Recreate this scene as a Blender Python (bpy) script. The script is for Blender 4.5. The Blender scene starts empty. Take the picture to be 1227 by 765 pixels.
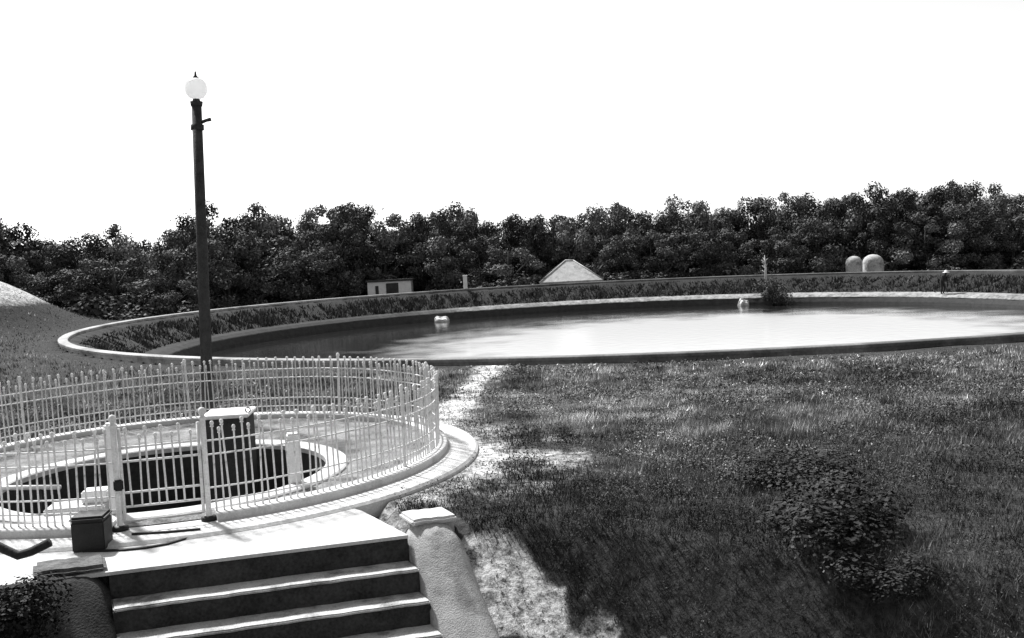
import bpy, bmesh, math, random
import numpy as np
from mathutils import Vector, Matrix
random.seed(7); RNG = np.random.default_rng(11)
S = bpy.context.scene
COL = S.collection

# ---------------------------------------------------------------- camera
FPX, WPX, HPX = 1200.0, 1227.0, 765.0
CAMZ, ROLL, HORY = 2.4, math.radians(2.8), 302.0
TH = math.atan((HPX/2-HORY)/FPX)
cam = bpy.data.cameras.new('camera'); camo = bpy.data.objects.new('camera', cam); COL.objects.link(camo)
R0 = Vector((1,0,0)); U0 = Vector((0, math.sin(TH), math.cos(TH))); F0 = Vector((0, math.cos(TH), -math.sin(TH)))
rt = R0*math.cos(ROLL) - U0*math.sin(ROLL); up = R0*math.sin(ROLL) + U0*math.cos(ROLL)
camo.matrix_world = Matrix(((rt.x,up.x,-F0.x,0),(rt.y,up.y,-F0.y,0),(rt.z,up.z,-F0.z,CAMZ),(0,0,0,1)))
cam.sensor_fit = 'HORIZONTAL'; cam.sensor_width = 36; cam.lens = 36*FPX/WPX
cam.clip_start = 0.1; cam.clip_end = 8000
S.camera = camo
# ---------------------------------------------------------------- sky, sun, exposure (a black-and-white photograph: every light is neutral)
SUN_AZ, SUN_EL = math.radians(-38), math.radians(50)        # azimuth from +Y towards +X: behind the scene and to the left
W = bpy.data.worlds.new('World'); S.world = W; W.use_nodes = True
nt = W.node_tree; nt.nodes.clear()
sky = nt.nodes.new('ShaderNodeTexSky'); sky.sky_type = 'NISHITA'; sky.sun_disc = False
sky.sun_elevation = SUN_EL; sky.sun_rotation = SUN_AZ; sky.dust_density = 1.0; sky.ozone_density = 0.5; sky.air_density = 1.0
bw = nt.nodes.new('ShaderNodeRGBToBW'); bg = nt.nodes.new('ShaderNodeBackground'); wo = nt.nodes.new('ShaderNodeOutputWorld')
nt.links.new(sky.outputs[0], bw.inputs[0]); nt.links.new(bw.outputs[0], bg.inputs[0]); nt.links.new(bg.outputs[0], wo.inputs[0])
bg.inputs[1].default_value = 0.12
sl = bpy.data.lights.new('sun', 'SUN'); sl.energy = 4.6; sl.angle = math.radians(5.0); sl.color = (1,1,1)
so = bpy.data.objects.new('sun', sl); COL.objects.link(so)
sd = Vector((math.sin(SUN_AZ)*math.cos(SUN_EL), math.cos(SUN_AZ)*math.cos(SUN_EL), math.sin(SUN_EL)))
so.rotation_euler = sd.to_track_quat('Z','Y').to_euler(); so.location = (-20, 30, 40)
S.view_settings.view_transform = 'Standard'; S.view_settings.look = 'None'
S.view_settings.exposure = 0.95; S.view_settings.gamma = 1.0; S.view_settings.use_curve_mapping = False
S.render.engine = 'CYCLES'; S.cycles.max_bounces = 5; S.cycles.transparent_max_bounces = 4

# ---------------------------------------------------------------- pixel helpers: a pixel gives a direction, the ground or a depth gives the distance
def ray(px, py):
    x = px-WPX/2; y = py-HPX/2
    X = x*math.cos(ROLL)-y*math.sin(ROLL); Y = x*math.sin(ROLL)+y*math.cos(ROLL)
    return X, FPX*math.cos(TH)-Y*math.sin(TH), -Y*math.cos(TH)-FPX*math.sin(TH)
def G(px, py, z=0.0):                       # where the pixel's ray meets height z
    X, f, u = ray(px, py); t = (z-CAMZ)/u
    return Vector((X*t, f*t, z))
def AT(px, py, depth):                      # the pixel's ray at a depth along +Y
    X, f, u = ray(px, py); t = depth/f
    return Vector((X*t, depth, CAMZ+u*t))

# ---------------------------------------------------------------- materials
def mat(name, lo, hi, scale=6.0, rough=0.85, bump=0.3, detail=6.0, fine=60.0, attr=None, spec=0.3, stain=None, trans=0.0):
    m = bpy.data.materials.new(name); m.use_nodes = True
    n = m.node_tree.nodes; l = m.node_tree.links
    b = n['Principled BSDF']; b.inputs['Roughness'].default_value = rough
    b.inputs['Specular IOR Level'].default_value = spec
    tc = n.new('ShaderNodeTexCoord')
    ns = n.new('ShaderNodeTexNoise'); ns.inputs['Scale'].default_value = scale; ns.inputs['Detail'].default_value = detail; ns.inputs['Roughness'].default_value = 0.65
    nf = n.new('ShaderNodeTexNoise'); nf.inputs['Scale'].default_value = fine; nf.inputs['Detail'].default_value = 3
    l.new(tc.outputs['Object'], ns.inputs['Vector']); l.new(tc.outputs['Object'], nf.inputs['Vector'])
    mx = n.new('ShaderNodeMath'); mx.operation = 'MULTIPLY_ADD'; mx.inputs[1].default_value = 0.4
    l.new(nf.outputs['Fac'], mx.inputs[0])
    sc = n.new('ShaderNodeMath'); sc.operation = 'MULTIPLY'; sc.inputs[1].default_value = 0.6
    l.new(ns.outputs['Fac'], sc.inputs[0]); l.new(sc.outputs[0], mx.inputs[2])
    rp = n.new('ShaderNodeValToRGB'); rp.color_ramp.elements[0].position = 0.33; rp.color_ramp.elements[1].position = 0.67
    rp.color_ramp.elements[0].color = (lo,lo,lo,1); rp.color_ramp.elements[1].color = (hi,hi,hi,1)
    l.new(mx.outputs[0], rp.inputs[0]); out = rp.outputs[0]
    if stain:
        st = n.new('ShaderNodeTexNoise'); st.inputs['Scale'].default_value = stain[0]; st.inputs['Detail'].default_value = 8; st.inputs['Roughness'].default_value = 0.7
        l.new(tc.outputs['Object'], st.inputs['Vector'])
        sr = n.new('ShaderNodeValToRGB'); sr.color_ramp.elements[0].position = stain[1]; sr.color_ramp.elements[1].position = stain[1]+0.13
        k = stain[2]; sr.color_ramp.elements[0].color = (1,1,1,1); sr.color_ramp.elements[1].color = (k,k,k,1)
        l.new(st.outputs['Fac'], sr.inputs[0])
        mm = n.new('ShaderNodeMix'); mm.data_type = 'RGBA'; mm.blend_type = 'MULTIPLY'; mm.inputs[0].default_value = 1
        l.new(out, mm.inputs[6]); l.new(sr.outputs[0], mm.inputs[7]); out = mm.outputs[2]
    if attr:
        at = n.new('ShaderNodeAttribute'); at.attribute_name = attr
        mm = n.new('ShaderNodeMix'); mm.data_type = 'RGBA'; mm.blend_type = 'MULTIPLY'; mm.inputs[0].default_value = 1
        l.new(out, mm.inputs[6]); l.new(at.outputs['Fac'], mm.inputs[7]); out = mm.outputs[2]
    l.new(out, b.inputs['Base Color'])
    if bump:
        bp = n.new('ShaderNodeBump'); bp.inputs['Strength'].default_value = bump; bp.inputs['Distance'].default_value = 0.03
        l.new(mx.outputs[0], bp.inputs['Height']); l.new(bp.outputs[0], b.inputs['Normal'])
    return m
M = {}
M['concrete']   = mat('pale_concrete', .40, .62, 3.0, .9, .35, stain=(2.2,.53,.72))
M['coping']     = mat('rim_concrete', .2, .5, 1.2, .9, .4, fine=14, attr='tone', stain=(.4,.48,.5))
M['gravel']     = mat('trodden_gravel', .03, .32, 3.0, 1.0, .8, fine=45, stain=(1.6,.5,.5))
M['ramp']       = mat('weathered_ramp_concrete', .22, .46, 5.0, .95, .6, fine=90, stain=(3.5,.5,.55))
M['ramp_dark']  = mat('dark_ramp_concrete', .012, .05, 5.0, .95, .7, fine=60, stain=(3.0,.5,.5))  # left cheek wall and its cap get a darker tone than the right
M['ramp_lip']   = mat('dark_cap', .03, .16, 6.0, .95, .7, fine=40, stain=(4.0,.5,.4))
M['riser']      = mat('shaded_riser', .008, .06, 3.5, .95, .6, fine=40)  # shade on the step fronts painted in as a near-black colour
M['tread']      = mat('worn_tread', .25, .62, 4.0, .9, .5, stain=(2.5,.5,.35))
M['fence']      = mat('white_fence_paint', .5, .8, 7.0, .55, .25, fine=70, stain=(6.0,.55,.3))
M['dark_iron']  = mat('dark_iron', .006, .016, 8.0, .6, .3)
M['pole']       = mat('dark_timber_pole', .012, .05, 9.0, .85, .5, fine=50)
M['well_wall']  = mat('damp_well_wall', .012, .05, 3.0, .8, .5, fine=20)
M['white']      = mat('whitewash', .55, .78, 3.0, .85, .2, stain=(2.0,.58,.7))
M['whitestain'] = mat('stained_whitewash', .2, .55, 1.6, .9, .5, fine=9, stain=(1.2,.5,.4))
M['thatch']     = mat('pale_roofing', .25, .5, 2.5, .95, .6, fine=14, stain=(1.5,.52,.6))
M['dark_wall']  = mat('dark_boards', .02, .06, 3.0, .9, .3)
M['bank']       = mat('grassy_bank', .008, .032, 1.3, 1.0, .9, fine=9.0, stain=(.35,.5,.5))
M['berm']       = mat('pale_revetment', .06, .40, 1.4, .95, .5, fine=5.0, attr='tone', stain=(.3,.5,.5))
M['leaf']       = mat('foliage', .022, .085, 2.5, .75, 0, fine=9, attr='tone', spec=.25)
M['grass']      = mat('grass_blades', .04, .13, 1.1, .85, 0, fine=6, attr='tone', spec=.25)
M['weed']       = mat('weed_leaves', .03, .10, 3.0, .8, 0, fine=20, attr='tone', spec=.2)
def per_object(m, lo, hi):                  # trees differ from one another in tone
    n = m.node_tree.nodes; l = m.node_tree.links; b = n['Principled BSDF']; src = b.inputs['Base Color'].links[0].from_socket
    oi = n.new('ShaderNodeObjectInfo'); mr = n.new('ShaderNodeMapRange'); mr.inputs['To Min'].default_value = lo; mr.inputs['To Max'].default_value = hi
    l.new(oi.outputs['Random'], mr.inputs['Value']); mm = n.new('ShaderNodeMix'); mm.data_type = 'RGBA'; mm.blend_type = 'MULTIPLY'; mm.inputs[0].default_value = 1
    l.new(src, mm.inputs[6]); l.new(mr.outputs[0], mm.inputs[7]); l.new(mm.outputs[2], b.inputs['Base Color'])
per_object(M['leaf'], .45, 1.9)
M['bark']       = mat('bark', .02, .06, 5.0, .95, .6)
M['pale_wood']  = mat('pale_bare_wood', .35, .6, 8.0, .9, .4)
M['rock']       = mat('white_rock', .4, .75, 4.0, .9, .8)
M['cloth_dark'] = mat('dark_cloth', .012, .03, 8.0, .95, .3)
M['cloth_white']= mat('white_cloth', .6, .8, 8.0, .95, .3)
M['skin']       = mat('skin', .25, .3, 8.0, .7, 0)
def opal_mat():
    m = bpy.data.materials.new('opal_glass'); m.use_nodes = True; n = m.node_tree.nodes; l = m.node_tree.links
    b = n['Principled BSDF']; b.inputs['Base Color'].default_value = (.85,.85,.85,1); b.inputs['Roughness'].default_value = .25
    t = n.new('ShaderNodeBsdfTranslucent'); t.inputs[0].default_value = (.95,.95,.95,1); x = n.new('ShaderNodeMixShader'); x.inputs[0].default_value = .7
    l.new(b.outputs[0], x.inputs[1]); l.new(t.outputs[0], x.inputs[2]); l.new(x.outputs[0], n['Material Output'].inputs[0]); return m
M['opal'] = opal_mat()
def water_mat(name, rough, amp, scale):
    m = bpy.data.materials.new(name); m.use_nodes = True; n = m.node_tree.nodes; l = m.node_tree.links
    b = n['Principled BSDF']; b.inputs['Base Color'].default_value = (.012,.012,.012,1); b.inputs['Roughness'].default_value = rough; b.inputs['IOR'].default_value = 1.33
    tc = n.new('ShaderNodeTexCoord'); mp = n.new('ShaderNodeMapping'); mp.inputs['Scale'].default_value = (1,1,1)
    ns = n.new('ShaderNodeTexNoise'); ns.inputs['Scale'].default_value = scale; ns.inputs['Detail'].default_value = 4
    l.new(tc.outputs['Object'], mp.inputs[0]); l.new(mp.outputs[0], ns.inputs['Vector'])
    bp = n.new('ShaderNodeBump'); bp.inputs['Strength'].default_value = amp; bp.inputs['Distance'].default_value = 0.02
    l.new(ns.outputs['Fac'], bp.inputs['Height']); l.new(bp.outputs[0], b.inputs['Normal'])
    return m
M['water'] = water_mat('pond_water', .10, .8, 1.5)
def sky_sheen(m, r0, r1, dark, pale):            # bright sky reflection painted into the base colour of mid-pond, dark along the shore
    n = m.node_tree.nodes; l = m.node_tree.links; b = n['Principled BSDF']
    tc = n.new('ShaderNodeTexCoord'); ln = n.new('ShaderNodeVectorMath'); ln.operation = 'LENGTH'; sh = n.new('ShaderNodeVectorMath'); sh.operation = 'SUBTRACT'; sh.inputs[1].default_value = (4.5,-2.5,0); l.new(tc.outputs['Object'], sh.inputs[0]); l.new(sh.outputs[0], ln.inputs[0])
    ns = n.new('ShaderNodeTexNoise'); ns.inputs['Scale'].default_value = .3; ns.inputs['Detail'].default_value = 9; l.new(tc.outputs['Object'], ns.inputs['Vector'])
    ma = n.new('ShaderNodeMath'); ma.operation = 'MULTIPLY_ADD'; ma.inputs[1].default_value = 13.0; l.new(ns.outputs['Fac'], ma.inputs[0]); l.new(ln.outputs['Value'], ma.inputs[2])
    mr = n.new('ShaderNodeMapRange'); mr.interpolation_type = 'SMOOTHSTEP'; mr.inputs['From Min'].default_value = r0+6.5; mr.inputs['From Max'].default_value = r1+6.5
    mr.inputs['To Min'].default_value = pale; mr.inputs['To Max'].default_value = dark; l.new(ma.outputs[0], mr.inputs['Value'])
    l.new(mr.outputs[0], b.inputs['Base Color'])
sky_sheen(M['water'], 12.0, 21.5, .012, .70)
M['well_water'] = water_mat('well_water', .08, .1, 3.0)
def ground_mat():
    m = bpy.data.materials.new('ground_soil'); m.use_nodes = True; n = m.node_tree.nodes; l = m.node_tree.links
    b = n['Principled BSDF']; b.inputs['Roughness'].default_value = 1.0; b.inputs['Specular IOR Level'].default_value = .1
    tc = n.new('ShaderNodeTexCoord')
    def noise(s, d=6, r=.65):
        x = n.new('ShaderNodeTexNoise'); x.inputs['Scale'].default_value = s; x.inputs['Detail'].default_value = d; x.inputs['Roughness'].default_value = r
        l.new(tc.outputs['Object'], x.inputs['Vector']); return x.outputs['Fac']
    def ramp(src, p0, c0, p1, c1):
        r = n.new('ShaderNodeValToRGB'); e = r.color_ramp.elements
        e[0].position = p0; e[0].color = (c0,)*3+(1,); e[1].position = p1; e[1].color = (c1,)*3+(1,)
        l.new(src, r.inputs[0]); return r.outputs[0]
    g = ramp(noise(9.0, 9, .8), .38, .010, .66, .07)
    s = ramp(noise(8.0, 9, .85), .40, .05, .58, .72)
    at = n.new('ShaderNodeAttribute'); at.attribute_name = 'bare'
    a = n.new('ShaderNodeMath'); a.operation = 'MULTIPLY_ADD'; a.inputs[1].default_value = 1.3
    l.new(noise(3.2, 8, .75), a.inputs[0]); l.new(at.outputs['Fac'], a.inputs[2])
    k = ramp(a.outputs[0], .98, 0, 1.22, 1)
    # the ramp input runs past 1, so bring it down first
    sc = n.new('ShaderNodeMath'); sc.operation = 'MULTIPLY'; sc.inputs[1].default_value = .5
    l.new(a.outputs[0], sc.inputs[0]); k = ramp(sc.outputs[0], .50, 0, .74, 1)
    mx = n.new('ShaderNodeMix'); mx.data_type = 'RGBA'; l.new(k, mx.inputs[0]); l.new(g, mx.inputs[6]); l.new(s, mx.inputs[7])
    l.new(mx.outputs[2], b.inputs['Base Color'])
    bp = n.new('ShaderNodeBump'); bp.inputs['Strength'].default_value = .7; bp.inputs['Distance'].default_value = .05
    l.new(noise(14, 6, .7), bp.inputs['Height']); l.new(bp.outputs[0], b.inputs['Normal'])
    return m
M['ground'] = ground_mat()

# ---------------------------------------------------------------- mesh helpers
def link(name, me, m=None, parent=None):
    o = bpy.data.objects.new(name, me); COL.objects.link(o)
    if m and len(me.materials) == 0: me.materials.append(M[m])
    if parent: o.parent = parent
    return o
def tag(o, label, cat, group=None):
    o['label'] = label; o['category'] = cat
    if group: o['group'] = group
    return o
def struct(o): o['kind'] = 'structure'; return o
def thing(name, label, cat, loc=(0,0,0), group=None, rz=0):
    o = bpy.data.objects.new(name, None); COL.objects.link(o); o.location = loc; o.rotation_euler = (0,0,rz); o.empty_display_size = .2
    return tag(o, label, cat, group)
def pyd(name, v, f, smooth=False):
    me = bpy.data.meshes.new(name); me.from_pydata([tuple(p) for p in v], [], f); me.update()
    if smooth:
        for p in me.polygons: p.use_smooth = True
    return me
def bmesh_of(name, fn, smooth=False, bevel=0, seg=2):
    bm = bmesh.new(); fn(bm)
    if bevel:
        bmesh.ops.bevel(bm, geom=[e for e in bm.edges], offset=bevel, segments=seg, affect='EDGES', clamp_overlap=True)
    bmesh.ops.recalc_face_normals(bm, faces=bm.faces)
    me = bpy.data.meshes.new(name); bm.to_mesh(me); bm.free()
    if smooth:
        for p in me.polygons: p.use_smooth = True
    return me
def box(bm, x0, x1, y0, y1, z0, z1):
    vs = [bm.verts.new(c) for c in ((x0,y0,z0),(x1,y0,z0),(x1,y1,z0),(x0,y1,z0),(x0,y0,z1),(x1,y0,z1),(x1,y1,z1),(x0,y1,z1))]
    for q in ((3,2,1,0),(4,5,6,7),(0,1,5,4),(1,2,6,5),(2,3,7,6),(3,0,4,7)): bm.faces.new([vs[i] for i in q])
def boxm(name, *a, bevel=0.008): return bmesh_of(name, lambda bm: box(bm, *a), bevel=bevel)
def lathe(name, prof, seg=96, a0=0, a1=2*math.pi, cx=0, cy=0, smooth=True, close=False, jit=0):
    """prof: list of (r, z). An open arc gets end caps when close."""
    full = abs(a1-a0-2*math.pi) < 1e-6; n = seg if full else seg+1; k = len(prof); v = []; f = []
    rr = random.Random(5)
    for i in range(n):
        a = a0+(a1-a0)*i/seg; j = 1+jit*rr.uniform(-1,1)
        for r, z in prof: v.append((cx+r*j*math.cos(a), cy+r*j*math.sin(a), z))
    for i in range(seg):
        i2 = (i+1) % n
        for q in range(k-1 if not close else k):
            q2 = (q+1) % k
            f.append((i*k+q, i2*k+q, i2*k+q2, i*k+q2))
    if close and not full:
        f.append(tuple(range(k))[::-1]); f.append(tuple((n-1)*k+q for q in range(k)))
    return pyd(name, v, f, smooth)
def tube(name, pts, rad, sides=8, smooth=True):
    pts = [Vector(p) for p in pts]; rad = rad if hasattr(rad,'__len__') else [rad]*len(pts)
    v = []; f = []; n = len(pts)
    for i, p in enumerate(pts):
        d = (pts[min(i+1,n-1)]-pts[max(i-1,0)]).normalized()
        a = Vector((0,0,1)) if abs(d.z) < .9 else Vector((1,0,0))
        u = d.cross(a).normalized(); w = d.cross(u)
        for s in range(sides):
            t = 2*math.pi*s/sides; v.append(p+(u*math.cos(t)+w*math.sin(t))*rad[i])
    for i in range(n-1):
        for s in range(sides):
            s2 = (s+1) % sides; f.append((i*sides+s, i*sides+s2, (i+1)*sides+s2, (i+1)*sides+s))
    f.append(tuple(range(sides))[::-1]); f.append(tuple((n-1)*sides+s for s in range(sides)))
    return pyd(name, v, f, smooth)
def join_raw(parts):
    v = []; f = []
    for me in parts:
        o = len(v); v += [tuple(x.co) for x in me.vertices]; f += [tuple(i+o for i in p.vertices) for p in me.polygons]
    return v, f
def tri_mesh(name, verts, tones, nv):
    """verts (n, nv, 3) loose faces, one tone per face"""
    n = len(verts); me = bpy.data.meshes.new(name)
    me.vertices.add(n*nv); me.vertices.foreach_set('co', verts.reshape(-1).astype(np.float32))
    me.loops.add(n*nv); me.loops.foreach_set('vertex_index', np.arange(n*nv, dtype=np.int32))
    me.polygons.add(n); me.polygons.foreach_set('loop_start', (np.arange(n)*nv).astype(np.int32))
    me.update(calc_edges=True)
    at = me.attributes.new('tone', 'FLOAT', 'POINT'); at.data.foreach_set('value', np.repeat(tones, nv).astype(np.float32))
    return me
def vnoise(x, y, s, seed=0):
    """smooth value noise, vectorised"""
    x = np.asarray(x, float)/s; y = np.asarray(y, float)/s
    xi = np.floor(x).astype(np.int64); yi = np.floor(y).astype(np.int64); fx = x-xi; fy = y-yi
    def h(a, b):
        k = (a*374761393+b*668265263+seed*974634777) & 0x7fffffff
        k = ((k ^ (k >> 13))*1274126177) & 0x7fffffff
        return ((k ^ (k >> 16)) & 0xffff)/65535.0
    fx = fx*fx*(3-2*fx); fy = fy*fy*(3-2*fy)
    return (h(xi,yi)*(1-fx)+h(xi+1,yi)*fx)*(1-fy)+(h(xi,yi+1)*(1-fx)+h(xi+1,yi+1)*fx)*fy
def sstep(x, a, b):
    t = np.clip((x-a)/(b-a), 0, 1); return t*t*(3-2*t)

# ---------------------------------------------------------------- layout
RIMZ = -0.6; HR = CAMZ-RIMZ
PC = Vector((2.4506*HR, 19.094*HR, 0)); PR = 10.081*HR             # pond centre and rim radius (a circle fits the rim within a pixel)
WC = Vector((-4.1, 12.05, 0)); FR = 3.13; WC2 = Vector((-3.95, 11.15, 0)); WR = 1.75                            # well centre, fence radius
O = Vector((-0.98, 8.44)); AL = Vector((-.9636,-.2672)); NN = Vector((.2672,-.9636))   # stair top right corner, along the stair, down the stair
SW, RISE, TREAD = 2.40, .20, .24; SKEW = .17        # the flight runs a little askew to its top edge
def st_t(x, y): return (x-O.x)*AL.x+(y-O.y)*AL.y+SKEW*np.maximum((x-O.x)*NN.x+(y-O.y)*NN.y, 0)                    # distance to the left along the top edge
def st_s(x, y): return (x-O.x)*NN.x+(y-O.y)*NN.y                    # distance out past the top edge
def SP(t, s, z): return Vector((O.x+AL.x*t+NN.x*s, O.y+AL.y*t+NN.y*s, z))
def seg_d(x, y, a, b):
    ax, ay = a; bx, by = b; dx, dy = bx-ax, by-ay; t = np.clip(((x-ax)*dx+(y-ay)*dy)/(dx*dx+dy*dy), 0, 1)
    return np.hypot(x-ax-t*dx, y-ay-t*dy)
def GG(px, py):                             # pixel to a point on the gently falling ground between terrace and pond
    z = 0.0
    for _ in range(12): q = G(px, py, z); z = -.76*float(sstep(np.array(q.y+.25*abs(q.x+2)), 13.5, 24.5))
    return (q.x, q.y)
pathpts = [GG(*q) for q in ((588,436),(585,448),(572,463),(556,478),(543,492),(538,508),(548,530),(580,552))]
def ground_z(x, y, pond=True):
    x = np.asarray(x, float); y = np.asarray(y, float)
    rp = np.hypot(x-PC.x, y-PC.y); rw = np.hypot(x-WC.x, y-WC.y)
    low = -0.76-2.3*sstep(rp, PR+1.6, PR+8)*sstep(y, 55, 78)
    z = low*sstep(y+ .25*np.abs(x+2), 13.5, 24.5)
    t = st_t(x, y); s = st_s(x, y)
    side = np.where(t < 0, -t, np.maximum(t-SW, 0))
    s0 = -.1+.08*side+1.25*np.maximum(side-1.35, 0)
    z = z-np.minimum(.80*np.maximum(s-s0, 0)*sstep(s-s0, -.1, .25), 1.7+0*s)
    z = z+2.2*sstep(-y, -4.2, .5)
    z = z+.05*(vnoise(x,y,1.7,3)-.5)*sstep(rw, 4.0, 6.0)+.16*(vnoise(x,y,6.0,4)-.5)*sstep(rw, 4.5, 9)*(1-.7*sstep(-np.abs(rp-PR), -1.6, -.6))
    z = z+3.6*np.exp(-(((x+33)/6.6)**2+((y-57)/6.0)**2)**1.5)        # spoil mound on the left
    z = z+np.where(y > 150, .0, 0)
    inst = (t > -.42) & (t < SW+.5) & (s > -.36) & (s < 3.0)
    z = np.where(inst & (y > 4.5), np.minimum(z, np.where((t < -.02)|(t > SW+.02), -.07, -.5)-.85*np.maximum(s,0)), z)
    z = np.where(rw < 3.2, -5.0, z)
    # under the concrete apron the earth stays just below it
    apron = (t > -.02) & (t < 4.6) & (s <= .02) & (y < 11) & (rw >= 3.2)
    z = np.where(apron, np.minimum(z, -.12), z)
    if pond: z = np.where(rp < PR-.2, -7.0, z)
    return z
def bare_mask(x, y):
    x = np.asarray(x, float); y = np.asarray(y, float)
    d = np.full(x.shape, 99.0)
    for i in range(len(pathpts)-1): d = np.minimum(d, seg_d(x, y, pathpts[i], pathpts[i+1])-(.30-.01*i))
    b = .88*(1-sstep(d, -.2, .6))
    rw = np.hypot(x-WC.x, y-WC.y)
    b = np.maximum(b, (1-sstep(rw, 3.8, 4.9))*sstep(x, -2.2, -1.2)*.85)
    b = np.maximum(b, (1-sstep(np.hypot((x+.1)/1.6, (y-11.4)/3.2), .0, 1.25))*.68)
    b = b*(.55+.8*vnoise(x,y,.55,91))+.25*(vnoise(x,y,.2,92)-.5)*(b > .05)
    t = st_t(x, y); s = st_s(x, y)
    # worn pale strip on the slope beside the stair
    b = np.maximum(b, (1-sstep(np.abs(-t-.60-.30*s)-.26*np.clip(s,0,1.2)+.26*(vnoise(x,y,.4,94)-.5)+.4*(vnoise(x,y,.13,95)-.5), .10, .34))*sstep(s, -.1, .15)*(.35+.95*vnoise(x,y,.22,93)))
    m = np.exp(-(((x+33)/6.6)**2+((y-57)/6.0)**2)**1.5)
    b = np.maximum(b, sstep(m, .30, .55)*.8)
    return b

# ---------------------------------------------------------------- ground
def axis(lo, hi, fine, far_lo, far_hi):
    a = [far_lo]
    pts = list(fine)
    g = []
    v = lo; st = 2.0
    while v > far_lo: v -= st; st *= 1.6; g.append(max(v, far_lo))
    h = []; v = hi; st = 2.0
    while v < far_hi: v += st; st *= 1.6; h.append(min(v, far_hi))
    return np.array(sorted(set(g)))if False else np.array(sorted(set([round(q,4) for q in g+pts+h])))
xs = axis(-50, 60, np.concatenate([np.arange(-50,-7,.6), np.arange(-7,-2,.2), np.arange(-2,1.5,.1), np.arange(1.5,6,.2), np.arange(6,60,.6)]), -3000, 3000)
ys = axis(-6, 125, np.concatenate([np.arange(-6,3,.6), np.arange(3,5.5,.2), np.arange(5.5,9.5,.1), np.arange(9.5,16,.2), np.arange(16,125,.6)]), -3000, 3000)
XX, YY = np.meshgrid(xs, ys)
ZZ = ground_z(XX, YY)
nx, ny = len(xs), len(ys)
me = bpy.data.meshes.new('ground')
idx = np.arange(nx*ny).reshape(ny, nx)
quads = np.stack([idx[:-1,:-1], idx[:-1,1:], idx[1:,1:], idx[1:,:-1]], -1).reshape(-1,4)
me.vertices.add(nx*ny); me.vertices.foreach_set('co', np.stack([XX,YY,ZZ],-1).reshape(-1).astype(np.float32))
me.loops.add(len(quads)*4); me.loops.foreach_set('vertex_index', quads.reshape(-1).astype(np.int32))
me.polygons.add(len(quads)); me.polygons.foreach_set('loop_start', (np.arange(len(quads))*4).astype(np.int32))
me.update(calc_edges=True)
me.polygons.foreach_set('use_smooth', np.ones(len(quads), bool))
at = me.attributes.new('bare', 'FLOAT', 'POINT'); at.data.foreach_set('value', bare_mask(XX, YY).reshape(-1).astype(np.float32))
struct(link('ground', me, 'ground'))

# ---------------------------------------------------------------- the settling pond
pond = thing('settling_pond', 'large round settling pond with a pale raised rim and grassy banks', 'pond', (PC.x, PC.y, 0))
R = PR
link('coping', lathe('coping', [(R+.14,-1.4),(R+.14,RIMZ-.05),(R+.18,RIMZ-.05),(R+.18,RIMZ+.03),(R+.15,RIMZ+.05),(R-.20,RIMZ+.05),(R-.24,RIMZ+.02),(R-.24,RIMZ-.6)], 360, smooth=False), 'coping', pond)
me_ = bpy.data.meshes['coping']; at = me_.attributes.new('tone', 'FLOAT', 'POINT')         # sunlit left and shaded remainder of the rim painted into the tone
an = np.array([math.degrees(math.atan2(v_.co.y, v_.co.x)) % 360 for v_ in me_.vertices])
cl = sstep(an, 100, 150)*(1-sstep(an, 228, 262))
at.data.foreach_set('value', (.36+.64*np.clip(cl+.3*(vnoise(an,0*an,2.0,9)-.5),0,1)).astype(np.float32))
nb = 420; prof = [(R-.27,RIMZ-.10),(R-1.1,-1.0),(R-2.0,-1.5),(R-2.7,-1.82),(R-3.1,-1.97)]
v = []; f = []
for i in range(nb):
    a = 2*math.pi*i/nb
    for j,(r,z) in enumerate(prof):
        jj = 0 if j in (0,4) else .16
        v.append((r*math.cos(a), r*math.sin(a), z+random.uniform(-jj,jj)))
for i in range(nb):
    for j in range(4): f.append((i*5+j, i*5+j+1, ((i+1)%nb)*5+j+1, ((i+1)%nb)*5+j))
link('grassy_bank', pyd('grassy_bank', v, f, True), 'bank', pond)
link('revetment', lathe('revetment', [(R-3.05,-2.0),(R-3.1,-1.95),(R-3.7,-2.04),(R-4.1,-2.20),(R-4.16,-2.26)], 360, smooth=False, jit=.0012), 'berm', pond)
me_ = bpy.data.meshes['revetment']; at = me_.attributes.new('tone', 'FLOAT', 'POINT')      # darker round the left and near side, paler on the far and right side
an = np.array([math.degrees(math.atan2(v_.co.y, v_.co.x)) % 360 for v_ in me_.vertices])
dark_k = sstep(an, 95, 140)*(1-sstep(an, 330, 355))
at.data.foreach_set('value', (1-.93*np.clip(dark_k*1.1+.25*(vnoise(an,0*an,3.0,7)-.5),0,1)).astype(np.float32))
link('water_edge_wall', lathe('water_edge_wall', [(R-4.14,-2.24),(R-4.3,-2.6),(R-4.7,-4.0)], 360, smooth=False), 'well_wall', pond)
w = link('pond_water', pyd('pond_water', [((R-4.30)*math.cos(2*math.pi*i/240), (R-4.30)*math.sin(2*math.pi*i/240), 0) for i in range(240)], [tuple(range(240))]), 'water'); struct(w); w.location = (PC.x,PC.y,-2.8)

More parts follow.
